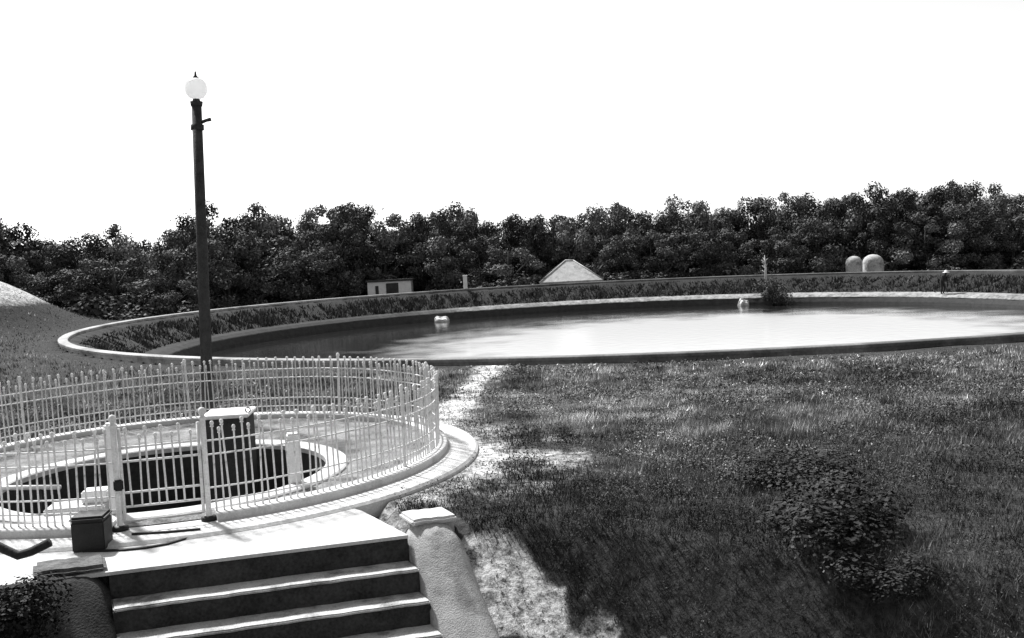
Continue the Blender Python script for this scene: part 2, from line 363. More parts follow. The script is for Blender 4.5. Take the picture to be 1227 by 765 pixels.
# ---------------------------------------------------------------- terrace, ring walk
cx, cy = WC.x, WC.y
def ring_walk():
    n = 160; v = []; f = []
    for i in range(n):
        a = 2*math.pi*i/n; c_, s_ = math.cos(a), math.sin(a)
        v += [(WC2.x+(WR+.05)*c_, WC2.y+(WR+.05)*s_, .0), (WC2.x+(WR+.05)*c_, WC2.y+(WR+.05)*s_, .055), (cx+3.58*c_, cy+3.58*s_, .055), (cx+3.61*c_, cy+3.61*s_, .03), (cx+3.61*c_, cy+3.61*s_, -.6)]
    for i in range(n):
        for q in range(4): f.append((i*5+q, ((i+1)%n)*5+q, ((i+1)%n)*5+q+1, i*5+q+1))
    return pyd('ring_walk', v, f)
struct(link('ring_walk', ring_walk(), 'concrete'))
def yard():
    n = 160; v = []; f = []
    for i in range(n):
        a = 2*math.pi*i/n; c_, s_ = math.cos(a), math.sin(a)
        for q in range(5):
            u = q/4; v.append(((WC2.x+(WR+.20)*c_)*(1-u)+(cx+(FR-.06)*c_)*u, (WC2.y+(WR+.20)*s_)*(1-u)+(cy+(FR-.06)*s_)*u, .064+(random.uniform(0,.02) if 0 < q < 4 else 0)))
    for i in range(n):
        for q in range(4): f.append((i*5+q, ((i+1)%n)*5+q, ((i+1)%n)*5+q+1, i*5+q+1))
    return pyd('yard_gravel', v, f, True)
struct(link('yard_gravel', yard(), 'gravel'))
def terrace(bm):
    pts = [SP(-.02,0,0), SP(-.25,.25-.95,0)]
    pts = [Vector((O.x,O.y,0)), Vector((-1.50,9.33,0))]
    for d in (-46,-58,-70,-82,-94,-106,-118): a = math.radians(d); pts.append(Vector((cx+3.5*math.cos(a), cy+3.5*math.sin(a), 0)))
    pts += [Vector((-6.3,9.0,0)), SP(4.4,-.05,0), SP(4.4,0,0)]
    lo = [bm.verts.new((p.x,p.y,-.004)) for p in pts]; hi = [bm.verts.new((p.x,p.y,.025)) for p in pts]
    bm.faces.new(hi); n = len(pts)
    for i in range(n): bm.faces.new((lo[i], lo[(i+1)%n], hi[(i+1)%n], hi[i]))
struct(link('terrace', bmesh_of('terrace', terrace), 'concrete'))
# gate swing track and threshold let into the terrace
def strip(name, pix, z, w, m, parent=None):
    pts = [G(a,b,z) for a,b in pix]; v = []; f = []
    for i,p in enumerate(pts):
        d = (pts[min(i+1,len(pts)-1)]-pts[max(i-1,0)]).normalized(); q = Vector((-d.y,d.x,0))*w/2
        v += [p+q+Vector((0,0,.012)), p-q+Vector((0,0,.012)), p+q-Vector((0,0,.01)), p-q-Vector((0,0,.01))]
    for i in range(len(pts)-1):
        k = i*4; f += [(k,k+1,k+5,k+4),(k,k+4,k+6,k+2),(k+1,k+3,k+7,k+5)]
    f += [(0,2,3,1),(len(v)-4,len(v)-3,len(v)-1,len(v)-2)]
    return link(name, pyd(name, v, f), m, parent)
tag(strip('gate_track', [(100,661),(127,660.5),(150,659.5),(175,657),(200,652.5),(222,646),(240,638.5),(249,634)], .03, .03, 'dark_iron'), 'thin dark curved gate track set in the pale terrace', 'track')
tag(strip('threshold_strip', [(158,640.5),(200,638),(240,634.5)], .062, .02, 'dark_iron'), 'thin straight iron threshold strip in front of the gate', 'threshold')

# ---------------------------------------------------------------- staircase
stair = thing('concrete_staircase', 'flight of wide concrete steps with dark risers leading up to the terrace', 'stairs', (O.x,O.y,0), rz=math.atan2(AL.y,AL.x))
# local frame: +x along AL (to the left), +y = perpendicular; NN is local (0, +1) or (0,-1)?
sgn = 1 if (Vector((-AL.y,AL.x)).dot(NN) > 0) else -1
def lbox(t0,t1,s0,s1,z0,z1): 
    y0,y1 = sorted((sgn*s0, sgn*s1)); return (t0,t1,y0,y1,z0,z1)
def skew(me):
    for v_ in me.vertices: v_.co.x -= SKEW*sgn*v_.co.y
    return me
def rough_box(name, a, bevel, amp, cut=14):
    bm = bmesh.new(); box(bm, *a)
    bmesh.ops.bevel(bm, geom=list(bm.edges), offset=bevel, segments=2, affect='EDGES')
    long = [e for e in bm.edges if e.calc_length() > (a[1]-a[0])*.8]
    bmesh.ops.subdivide_edges(bm, edges=long, cuts=cut, use_grid_fill=True)
    rr = random.Random(sum(map(ord, name)))
    off = {}
    for vv in bm.verts:
        k = round(vv.co.x, 3)
        if k not in off: off[k] = (rr.uniform(-amp,amp), rr.uniform(-amp,amp))
        vv.co.y += off[k][0]; vv.co.z += off[k][1]
    bmesh.ops.recalc_face_normals(bm, faces=bm.faces)
    me = bpy.data.meshes.new(name); bm.to_mesh(me); bm.free(); return me
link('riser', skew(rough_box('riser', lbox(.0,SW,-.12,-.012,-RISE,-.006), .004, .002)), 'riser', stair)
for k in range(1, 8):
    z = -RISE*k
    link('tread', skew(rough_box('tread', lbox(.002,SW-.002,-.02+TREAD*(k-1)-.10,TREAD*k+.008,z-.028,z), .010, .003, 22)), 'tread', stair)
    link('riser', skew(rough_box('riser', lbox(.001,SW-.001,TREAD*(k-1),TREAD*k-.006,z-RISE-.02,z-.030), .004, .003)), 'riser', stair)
# cheek walls: a cap block, then a rounded ramp that follows the steps
def cheek(name, t0, t1, label, m_ramp, m_cap, ztop):
    th_ = thing(name, label, 'stair wall', (O.x,O.y,0), rz=math.atan2(AL.y,AL.x))
    tm = (t0+t1)/2; hw = (t1-t0)/2
    # ramp: sweep a rounded cross-section along the stair slope
    path = [(-.16, ztop-.03),(-.04,ztop-.035),(.08,ztop-.08),(.22,ztop-.22),(.42,ztop-.42),(.7,ztop-.66),(1.05,ztop-.94),(1.5,ztop-1.3),(1.9,ztop-1.62)]
    v = []; f = []; nseg = 14; rr = random.Random(len(name))
    for s, z in path:
        fl = 1+.16*max(0,s)
        for q in range(nseg+1):
            u = -1+2*q/nseg
            h = -.16*abs(u)**3.2
            v.append((tm+u*hw*fl+rr.uniform(-.006,.006), sgn*s+rr.uniform(-.006,.006), z+h+rr.uniform(-.005,.005)))
        v.append((tm+hw*fl, sgn*s, z-1.3)); v.append((tm-hw*fl, sgn*s, z-1.3))
    n = nseg+3
    for i in range(len(path)-1):
        for q in range(n): f.append((i*n+q, i*n+(q+1)%n, (i+1)*n+(q+1)%n, (i+1)*n+q))
    f.append(tuple(range(n))); f.append(tuple((len(path)-1)*n+q for q in range(n)))
    me = pyd('ramp', v, f, True)
    bm = bmesh.new(); bm.from_mesh(me); bmesh.ops.recalc_face_normals(bm, faces=bm.faces); bm.to_mesh(me); bm.free()
    link('ramp', skew(me), m_ramp, th_)
    cap = rough_box('cap', lbox(t0+.0,t1-(.04 if m_cap == 'concrete' else 0),-.37,-.015,ztop-.045,ztop+.012), .02 if m_cap == 'concrete' else .03, .006, 6)
    link('cap', skew(cap), m_cap, th_)
    link('pier', boxm('pier', *lbox(t0+.02,t1-.06,-.36,-.10,-.9,ztop-.047)), m_ramp, th_)
    return th_
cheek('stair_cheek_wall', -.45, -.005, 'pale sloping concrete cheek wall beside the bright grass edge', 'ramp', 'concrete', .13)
cheek('stair_cheek_wall', SW+.005, SW+.55, 'dark stair cheek wall below the black box', 'ramp_dark', 'ramp_lip', .07)

# ---------------------------------------------------------------- iron fence round the well
fence = thing('iron_fence', 'circular white iron picket fence round the settling well', 'fence', (cx,cy,0))
GA0, GA1 = math.radians(-81.6), math.radians(-67.4)          # gate opening
KZ = .13
link('kerb', lathe('kerb', [(FR-.11,.0),(FR-.11,KZ-.01),(FR-.10,KZ),(FR+.10,KZ),(FR+.11,KZ-.01),(FR+.11,.0)], 150, GA1+.02, GA0+2*math.pi-.02, smooth=False, close=True), 'concrete', fence)
def rail_arc(z, r=.0085, name='rail', off=0):
    return tube(name, [((FR+off)*math.cos(a),(FR+off)*math.sin(a),z+.004*math.sin(a*7)) for a in np.linspace(GA1, GA0+2*math.pi, 150)], r, 6)
for z in (.80,.67,.36,.235): link('rail', rail_arc(z), 'fence', fence)
def bar_mesh(name, z0, z1, rad, ball):
    p = [(0,z0)]+[(rad,z0),(rad,z1-.06)]
    if ball: p += [(rad*1.9,z1-.058),(rad*1.9,z1-.05),(rad*1.0,z1-.048),(rad*1.5,z1-.04),(rad*2.15,z1-.022),(rad*1.5,z1-.005),(0,z1)]
    else: p += [(rad*1.5,z1-.045),(rad*1.1,z1-.02),(0,z1)]
    return lathe(name, p, 7)
bt = bar_mesh('bar_tall', KZ-.01, .985, .0095, True); bs = bar_mesh('bar_short', KZ-.01, .915, .0085, True)
pm = lathe('post', [(0,KZ-.02),(.024,KZ-.02),(.024,KZ+.02),(.018,KZ+.04),(.018,.93),(.026,.935),(.026,.95),(.014,.96),(.028,.99),(.018,1.02),(0,1.03)], 10)
nbar = 264; rr = random.Random(3); span = GA0+2*math.pi-GA1
for i in range(nbar+1):
    a = GA1+span*i/nbar
    if i in (0, nbar): continue
    me_ = pm if i % 33 == 0 else (bt if i % 2 else bs)
    o = link('post' if me_ is pm else 'bar', me_, 'fence', fence)
    o.location = (FR*math.cos(a), FR*math.sin(a), rr.uniform(-.006,.006)); o.rotation_euler = (rr.gauss(0,.02), rr.gauss(0,.02), rr.uniform(0,6))
gpm = lathe('gate_post', [(0,.02),(.05,.02),(.05,.07),(.03,.09),(.026,.12),(.026,.98),(.036,.985),(.036,1.0),(.018,1.01),(.038,1.05),(.024,1.085),(0,1.095)], 12)
for a in (GA0, GA1):
    o = link('gate_post', gpm, 'fence', fence); o.location = (FR*math.cos(a), FR*math.sin(a), .02)
    b_ = link('foot', lathe('foot', [(0,.0),(.075,.0),(.075,.03),(.05,.045),(0,.045)], 10), 'dark_iron', o); b_.location.z = .036
# the gate leaf
g0 = Vector((FR*math.cos(GA0), FR*math.sin(GA0),0))+WC; g1 = Vector((FR*math.cos(GA1), FR*math.sin(GA1),0))+WC
gl = (g1-g0).length; gate = thing('iron_gate', 'closed white iron gate leaf with open gap below its bottom rail', 'gate', (g0.x,g0.y,.06), rz=math.atan2(g1.y-g0.y, g1.x-g0.x))
for x in (.045, gl-.045): link('stile', tube('stile', [(x,0,.08),(x,0,.92)], .015, 8), 'fence', gate)
for z in (.745,.615,.33,.20): link('rail', tube('rail', [(.045,0,z),(gl-.045,0,z)], .011, 6), 'fence', gate)
gb = bar_mesh('gate_bar_tall', .195, .93, .0095, True); gs = bar_mesh('gate_bar_short', .195, .86, .0085, True)
ng = 8
for i in range(ng):
    o = link('bar', gb if i % 2 == 0 else gs, 'fence', gate); o.location = (.045+(gl-.09)*(i+1)/(ng+1), 0, 0); o.rotation_euler = (0, rr.gauss(0,.012), 0)
link('lock', boxm('lock', -.028,.055,-.045,.03,.36,.46, bevel=.012), 'dark_iron', gate)

# ---------------------------------------------------------------- the well and what stands in it
well = thing('settling_well', 'round concrete settling well with a low coping and dark water', 'well', (WC2.x,WC2.y,0))
link('coping', lathe('coping', [(WR+.25,.03),(WR+.25,.085),(WR+.23,.10),(WR+.02,.10),(WR,.085),(WR,.03)], 120, smooth=False), 'concrete', well)
link('inner_wall', lathe('inner_wall', [(WR+.004,.05),(WR+.01,-3)], 120), 'well_wall', well)
link('well_water', pyd('well_water', [(WR*1.004*math.cos(2*math.pi*i/96), WR*1.004*math.sin(2*math.pi*i/96), -1.3) for i in range(96)], [tuple(range(96))]), 'well_water', well)
# valve chamber rising from the well
a0 = AT(241,499,11.8); a1 = AT(297,496,11.8)
vt = thing('valve_chamber', 'dark square valve chamber with white flat lid rising from the well', 'chamber', ((a0.x+a1.x)/2,11.8,-1.6), rz=math.radians(5))
hw = (a1.x-a0.x)/2; zt = (a0.z+a1.z)/2+1.6
link('body', boxm('body', -hw+.03,hw-.03,0,.55,-.1,zt-.045), 'dark_wall', vt)
link('lid', boxm('lid', -hw,hw,-.03,.58,zt-.045,zt, bevel=.01), 'white', vt)
link('lifting_ring', tube('lifting_ring', [(hw-.02+.03*math.cos(a),.1,zt+.03+.03*math.sin(a)) for a in np.linspace(0,6.1,10)], .008, 5), 'dark_iron', vt)
def stub(px, ptop, depth, z0, w, label):
    p = AT(px, ptop, depth)
    def fn(bm): box(bm, -w/2,w/2,-w/2,w/2,0,p.z-z0)
    t_ = thing('concrete_post', label, 'post', (p.x, depth, z0), rz=.3)
    h = p.z-z0
    link('shaft', boxm('shaft', -w/2,w/2,-w/2,w/2,0,h-.06), 'white', t_)
    link('cap', bmesh_of('cap', lambda bm: box(bm, -w/2-.012,w/2+.012,-w/2-.012,w/2+.012,h-.06,h), bevel=.02), 'white', t_)
stub(132, 507, 9.42, .10, .095, 'taller white post on the well coping behind the gate lock')
stub(350, 519, 10.4, .10, .12, 'shorter white post on the well coping right of the dark chamber')
p = G(-6,585,.18); q = G(72,584,.18)
d = (q-p); beam = tag(link('white_beam', tube('white_beam', [p-d*.45, p+d*.3, q], .026, 8), 'white'), 'white horizontal beam lying across the well behind the fence', 'beam')
link('support', tube('support', [p+d*.72+Vector((0,0,-1.6)), p+d*.72+Vector((0,0,.0))], .022, 8), 'dark_iron', beam)
# pale step blocks between the fence and the well
p = G(122,612,.06); p = G(112,614,.06); sb = thing('step_block', 'pale two-step concrete block beside the gate inside the fence', 'step', (p.x,p.y+.05,.056), rz=.15)
link('lower_step', boxm('lower_step', -.42,.14,-.22,.12,0,.10, bevel=.012), 'concrete', sb)
link('upper_step', boxm('upper_step', -.10,.145,-.1,.115,.101,.22, bevel=.012), 'white', sb)
# black box on the terrace behind the left cheek wall
p0 = G(86,662,.03); p1 = G(127,660,.03); wd = (p1-p0).length
bx = thing('black_box', 'small black lidded box standing on the terrace by the gate', 'box', ((p0.x+p1.x)/2,(p0.y+p1.y)/2,.028), rz=.12)
link('body', boxm('body', -wd/2+.012,wd/2-.012,0,.26,0,.25), 'dark_iron', bx)
link('lid', boxm('lid', -wd/2,wd/2,-.012,.272,.251,.30, bevel=.02), 'dark_iron', bx)
# bent dark pipe rail at the left edge
pp = [AT(-45,640,7.7), AT(-20,646,7.7), AT(2,657,7.7), AT(22,666,7.7), AT(38,661,7.72), AT(60,650,7.74)]
tag(link('bent_pipe', tube('bent_pipe', [Vector(p) for p in pp], .035, 10), 'pole'), 'thick dark bent pipe at the terrace edge above the leafy shrub', 'pipe')
pq = G(30,664,.03)

# ---------------------------------------------------------------- lamp post
b0 = AT(250,500,15.5); top = AT(235.5,126,15.5)
lp = thing('lamp_post', 'tall dark timber lamp post with white globe standing behind the fence', 'lamp post', (b0.x-(b0.z+.05)*(top.x-b0.x)/(top.z-b0.z),b0.y,-.05))
lp.rotation_euler = (0, math.atan2(top.x-b0.x, top.z-b0.z), 0)                # the old pole leans a little
hh = (top.z+.05)/math.cos(lp.rotation_euler.y)
link('pole', tube('pole', [(0,0,-.3),(0,0,hh*.5),(0,0,hh)], [.095,.086,.076], 12), 'pole', lp)
link('collar', lathe('collar', [(0,hh-.02),(.085,hh-.02),(.095,hh+.05),(.06,hh+.055),(.05,hh+.09),(0,hh+.09)], 14), 'pole', lp)
gm = lathe('globe', [(.05,hh+.09),(.11,hh+.11),(.155,hh+.17),(.17,hh+.25),(.155,hh+.33),(.11,hh+.385),(.05,hh+.405),(0,hh+.41)], 20)
link('globe', gm, 'opal', lp)
link('finial', lathe('finial', [(0,hh+.40),(.055,hh+.405),(.02,hh+.44),(.012,hh+.5),(0,hh+.51)], 10), 'pole', lp)
ar = link('bracket', tube('bracket', [(.05,0,hh-.27),(.14,0,hh-.235),(.21,0,hh-.22)], [.028,.025,.03], 8), 'pole', lp)
link('band', lathe('band', [(.078,hh-.38),(.10,hh-.38),(.10,hh-.30),(.078,hh-.30)], 12, close=True), 'pole', lp)

# ---------------------------------------------------------------- trees
def rand_dirs(n, rng):
    v = rng.normal(size=(n,3)); return v/np.linalg.norm(v,axis=1,keepdims=True)
def leaf_quads(cen, nrm, size, rng, asp=.6):
    n = len(cen); t = np.cross(nrm, rand_dirs(n, rng)); t /= np.linalg.norm(t,axis=1,keepdims=True)+1e-9
    b = np.cross(nrm, t); s = size[:,None]
    return np.stack([cen-t*s, cen-b*s*asp, cen+t*s, cen+b*s*asp], 1)
def crown_mesh(name, seed, kind, nleaf=3600):
    """crown in a unit box: height 1, half width about .36"""
    rng = np.random.default_rng(seed); L = []
    nl = 34
    for i in range(nl):
        h = rng.uniform(.12,.93)
        if kind == 'round': w = .40*math.sqrt(max(.02,1-((h-.50)/.52)**2))
        elif kind == 'spire': w = .34*max(.07,(1-h)**.75)*1.1
        else: w = .36*math.sqrt(max(.03,1-((h-.58)/.50)**2))
        a = rng.uniform(0,2*math.pi); r = w*math.sqrt(rng.uniform(.15,1))
        L.append((r*math.cos(a), r*math.sin(a), h, rng.uniform(.07,.135)*(1 if kind!='spire' else .6+.6*(1-h)), rng.uniform(.45,1.5)))
    if kind == 'spire': L.append((0,0,.93,.05,1)); L.append((0.01,0,.97,.028,1))
    L = np.array(L); pick = rng.choice(len(L), nleaf, p=L[:,3]**2/np.sum(L[:,3]**2))
    d = rand_dirs(nleaf, rng); d[:,2] = d[:,2]*.85+.12
    rad = L[pick,3]*(rng.uniform(.35,1.08,nleaf)**.55)*(1+.25*rng.normal(size=nleaf)*(rng.random(nleaf)<.15))
    cen = L[pick,:3]+d*rad[:,None]*np.array([1,1,.85])
    nrm = d+.55*rand_dirs(nleaf, rng); nrm /= np.linalg.norm(nrm,axis=1,keepdims=True)
    size = rng.uniform(.008,.0185,nleaf)
    tone = L[pick,4]*rng.uniform(.5,1.6,nleaf)*np.where(rng.random(nleaf)<.05, 3.0, 1)
    return tri_mesh(name, leaf_quads(cen,nrm,size,rng), tone, 4), L
def trunk_mesh(name, seed, L):
    rng = random.Random(seed); parts = [tube('t', [(0,0,-.03),(.012,.0,.12),(-.01,.012,.32),(.008,-.01,.56),(0,0,.8)], [.032,.024,.019,.012,.004], 7)]
    for k in rng.sample(range(len(L)), 9):
        x,y,z = L[k][:3]; z0 = max(.1, z-.22)*.85
        parts.append(tube('b', [(0,0,z0),(x*.5,y*.5,(z0+z)/2+.02),(x,y,z)], [.012,.008,.003], 5))
    v, f = join_raw(parts); return pyd(name, v, f, True)
protos = {}
for kind, n in (('round',4),('tall',4),('spire',2)):
    protos[kind] = []
    for i in range(n):
        cm, L = crown_mesh('crown_%s'%kind, 100+i*7+len(kind), kind, 9500 if kind != 'spire' else 5000)
        protos[kind].append((cm, trunk_mesh('trunk_%s'%kind, i+3, L)))
def tree(px, ptop, depth, kind, label, group, wid=1.0, name='broadleaf_tree'):
    p = AT(px, ptop, depth); gz = float(ground_z(p.x, p.y, False))
    h = (p.z-gz)/.955
    cm, tm_ = random.choice(protos[kind])
    t_ = thing(name, label, 'tree', (p.x,p.y,gz), group, rz=random.uniform(0,6.28))
    wscale = h*wid
    for nm, me_, mt in (('trunk',tm_,'bark'),('crown',cm,'leaf')):
        o = link(nm, me_, mt, t_); o.scale = (wscale,wscale,h)
    return t_
sky_pts = [(-60,272),(0,278),(20,284),(40,303),(60,292),(85,290),(110,290),(135,276),(160,290),(195,297),(215,290),(232,264),(260,250),(285,268),(302,250),(330,263),(375,262),(388,250),(430,252),(470,266),(490,268),(500,262),(525,250),(545,255),(575,275),(600,262),(640,265),(660,262),(690,262),(725,248),(760,255),(800,252),(830,242),(860,246),(900,246),(935,236),(960,245),(985,236),(1030,236),(1065,228),(1100,230),(1145,220),(1160,228),(1227,232),(1300,228),(1400,225)]
def skyline(px):
    for (a,ya),(b,yb) in zip(sky_pts, sky_pts[1:]):
        if a <= px <= b: return ya+(yb-ya)*(px-a)/(b-a)
    return sky_pts[-1][1] if px > 0 else sky_pts[0][1]
def tdepth(px): return 74+26*float(sstep(np.array(px), 120, 420))
MARKS = [(-60,'the pale spoil mound'),(237,'the lamp post'),(466,'the low white building'),(557,'the white rim post'),(686,'the pale hip-roofed hut'),(917,'the bare sapling'),(1035,'the white domes'),(1129,'the stooping person'),(1400,'')]
def seg_label(px, form, row='tall'):
    for (a, na), (b, nb_) in zip(MARKS, MARKS[1:]):
        if a <= px < b or b == 1400:
            f = (px-a)/(b-a)
            if na.startswith('the pale spoil') and px < 50: where = 'behind '+na
            elif not nb_: where = 'in the wood just right of '+na if px < 1190 else 'in the wood well right of '+na
            elif b-a < 130: where = 'between %s and %s' % (na, nb_)
            elif f < .34: where = 'just right of '+na
            elif f < .67: where = 'midway between %s and %s' % (na, nb_)
            else: where = 'just left of '+nb_
            where = where.replace('right of', 'beyond').replace('left of', 'before') if False else where
            return '%s %s tree %s' % (row, form, where), 'trees of the wood %s' % where
    return '%s %s tree behind the pale spoil mound' % (row, form), 'trees of the wood behind the pale spoil mound'
FORM = {'round':'round-crowned','tall':'full-crowned','spire':'pointed'}
# the trees that draw the skyline
x = -60
for px, py, kind, wid in [(-45,270,'round',1.0),(5,277,'round',1.0),(62,290,'tall',.8),(88,288,'round',.9),(112,288,'tall',.9),(137,273,'spire',.8),(160,289,'round',.9),(190,294,'tall',.9),(216,288,'round',.8),
    (236,262,'round',.8),(262,248,'round',.85),(303,248,'spire',.9),(288,268,'tall',.8),(330,261,'round',.9),(362,262,'tall',.9),(392,249,'round',.8),(425,250,'round',.9),(458,261,'round',.9),(480,268,'tall',.8),
    (502,258,'spire',.9),(524,248,'tall',.7),(546,254,'tall',.75),(574,273,'round',.9),(602,260,'tall',.8),(634,264,'round',.85),(662,258,'tall',.8),(692,260,'round',.9),(724,246,'tall',.75),(758,253,'round',.85),
    (790,251,'tall',.8),(826,241,'round',.8),(860,245,'tall',.8),(896,244,'round',.85),(932,234,'tall',.75),(958,243,'spire',.9),(984,234,'tall',.8),(1012,238,'round',.8),(1040,234,'tall',.8),(1068,226,'round',.8),
    (1100,228,'tall',.8),(1124,230,'round',.8),(1146,218,'tall',.7),(1176,226,'round',.8),(1206,230,'tall',.8),(1236,228,'round',.8),(1275,226,'tall',.8),(1330,226,'round',.9)]:
    lb, gr = seg_label(px, FORM[kind])
    tree(px, py, tdepth(px)+random.uniform(-2,4), kind, lb, gr, wid)
# trees in front and behind that fill the wood
for row, (dd, drop, step) in enumerate(((-4.5, 26, 34),(7, 8, 25))):
    px = -80+row*11
    while px < 1340:
        kind = random.choice(['round','tall','round']); lb, gr = seg_label(px, FORM[kind], ('shorter front-row','half-hidden rear')[row])
        nearhut = row == 0 and (430 < px < 505 or 635 < px < 735 or 990 < px < 1060)
        tree(px, skyline(px)+drop+random.uniform(-4,12), tdepth(px)+dd+(6 if nearhut else 0)+random.uniform(-1.2,1.2), kind, lb, gr, random.uniform(1.0,1.35))
        px += step*random.uniform(.8,1.2)

# ---------------------------------------------------------------- bushes
def bush_mesh(name, seed, nleaf, lsize, lobes=10, tone_k=1.0, flat=.8):
    rng = np.random.default_rng(seed)
    L = np.array([(rng.uniform(-.36,.36), rng.uniform(-.30,.30), rng.uniform(.10,.72)*flat, rng.uniform(.16,.30), rng.uniform(.5,1.4)) for _ in range(lobes)])
    pick = rng.integers(0, lobes, nleaf); d = rand_dirs(nleaf, rng)
    cen = L[pick,:3]+d*(L[pick,3]*rng.uniform(.4,1.1,nleaf)**.6)[:,None]; cen[:,2] = np.abs(cen[:,2])
    nrm = d+.6*rand_dirs(nleaf,rng)+np.array([0,0,.25]); nrm /= np.linalg.norm(nrm,axis=1,keepdims=True)
    return tri_mesh(name, leaf_quads(cen,nrm,rng.uniform(.6,1.3,nleaf)*lsize,rng), tone_k*L[pick,4]*rng.uniform(.5,1.5,nleaf)*np.where(rng.random(nleaf)<.06,2.6,1), 4)
def stems_mesh(name, seed, n=7):
    r_ = random.Random(seed); parts = []
    for i in range(n):
        a = r_.uniform(0,6.28); q = r_.uniform(.1,.34)
        parts.append(tube('s', [(0,0,-.05),(q*.4*math.cos(a),q*.4*math.sin(a),.25),(q*math.cos(a),q*math.sin(a),.6)], [.022,.014,.005], 5))
    v, f = join_raw(parts); return pyd(name, v, f, True)
bm_far = [bush_mesh('shrub_foliage', 40+i, 900, .045) for i in range(3)]; sm_far = stems_mesh('shrub_stems', 2)
def bush(name, loc, size, fm, sm_, label, cat, group=None, m='leaf'):
    t_ = thing(name, label, cat, loc, group, rz=random.uniform(0,6.28))
    for nm, me_, mt in (('stems',sm_,'bark'),('foliage',fm,m)):
        o = link(nm, me_, mt, t_); o.scale = size
    return t_
# undergrowth at the foot of the wood: it closes the view under the crowns
px = -40
while px < 1330:
    dd = tdepth(px)-7.5+random.uniform(-1.0,1.0)
    skip = 428 < px < 504 or 636 < px < 732 or 990 < px < 1078
    q = AT(px, 330, dd); gz = float(ground_z(q.x, dd, False)); s_ = random.uniform(2.6,4.2)
    if not skip and math.hypot(q.x-PC.x, dd-PC.y) > PR+2.0:
        seg = 'left of the lamp post' if px < 240 else 'between the lamp post and the hut' if px < 640 else 'between the hut and the white domes' if px < 1005 else 'right of the white domes'
        bush('undergrowth_shrub', (q.x,dd,gz-.1), (s_,s_,s_*random.uniform(.7,.95)), random.choice(bm_far), sm_far, 'dark low shrub at the foot of the wood '+seg, 'shrub', 'undergrowth '+seg)
    px += random.uniform(15,24)

# ---------------------------------------------------------------- small things round the pond
def on_far(px, inset):          # a point on the far side of the pond at radius PR-inset
    X, f, u = ray(px, 330); r = PR-inset; k = X/f
    a_ = 1+k*k; b_ = -2*(k*PC.x+PC.y); c_ = PC.x**2+PC.y**2-r*r
    y = (-b_+math.sqrt(b_*b_-4*a_*c_))/(2*a_); return Vector((k*y, y, 0))
# low white building behind the rim
q0 = AT(440,337,93.5); q1 = AT(492,335,93.5); wid = q1.x-q0.x; gz = float(ground_z((q0.x+q1.x)/2, 93.5, False))
hb = thing('low_white_building', 'low flat-roofed white building behind the pond rim below dark trees', 'building', ((q0.x+q1.x)/2,93.5,gz), rz=.03)
ht = q0.z-gz
link('wall', boxm('wall', -wid/2,wid/2,0,3,-.3,ht-.14), 'white', hb)
link('roof', boxm('roof', -wid/2-.15,wid/2+.15,-.2,3.2,ht-.138,ht, bevel=.03), 'dark_wall', hb)
dm = link('doorway', boxm('doorway', -.3,.85,-.05,.1,0,ht-.3), 'dark_wall', hb)
for xx in (-1.15,): 
    wn = link('window', boxm('window', xx-.15,xx+.15,-.04,.1,ht-1.3,ht-.5), 'dark_wall', hb); link('sill', boxm('sill', xx-.22,xx+.22,-.1,-.042,ht-1.36,ht-1.28), 'white', wn)
# hip-roofed hut
q0 = AT(646,338,95); q1 = AT(720,334,95); ap = AT(686,312,95); gz = float(ground_z(q0.x, 95, False)); wd = q1.x-q0.x; ez = (q0.z+q1.z)/2-gz; az = ap.z-gz
hut = thing('hip_roofed_hut', 'small hut with pale pyramid roof behind the pond rim', 'hut', ((q0.x+q1.x)/2,95,gz))
def hip(bm):
    h2 = wd/2; e = [bm.verts.new(c) for c in ((-h2,-2.6,ez),(h2,-2.6,ez),(h2,2.6,ez),(-h2,2.6,ez))]
    e2 = [bm.verts.new((v_.co.x,v_.co.y,ez-.12)) for v_ in e]
    t1 = bm.verts.new((-.35,0,az)); t2 = bm.verts.new((.35,0,az))
    for q_ in ((e[0],e[1],t2,t1),(e[1],e[2],t2),(e[2],e[3],t1,t2),(e[3],e[0],t1)): bm.faces.new(q_)
    for i in range(4): bm.faces.new((e2[i],e2[(i+1)%4],e[(i+1)%4],e[i]))
    bm.faces.new(e2[::-1])
rf = link('roof', bmesh_of('roof', hip), 'thatch', hut)
for sx_ in (-1,1):
    for sy_ in (-1,1): link('hip_cap', tube('hip_cap', [(sx_*wd/2,sy_*2.6,ez+.02),(sx_*.35,0,az+.02)], .06, 6), 'whitestain', rf)
link('ridge_cap', tube('ridge_cap', [(-.4,0,az+.02),(.4,0,az+.02)], .07, 6), 'white', rf)
link('wall', boxm('wall', -wd/2+.6,wd/2-.6,-2.0,2.0,-.3,ez-.125), 'dark_wall', hut)
link('door', boxm('door', -.45,.45,-2.06,-1.98,0,ez-.3), 'pole', hut)
# white rim post
p = on_far(557, .0); pt = AT(557,330,p.y)
t_ = thing('rim_post', 'slim white post standing on the far pond rim', 'post', (p.x,p.y,RIMZ+.04)); h = pt.z-RIMZ-.04
link('shaft', boxm('shaft', -.17,.17,-.15,.15,0,h-.1, bevel=.02), 'white', t_); link('cap', boxm('cap', -.21,.21,-.19,.19,h-.099,h, bevel=.03), 'white', t_)
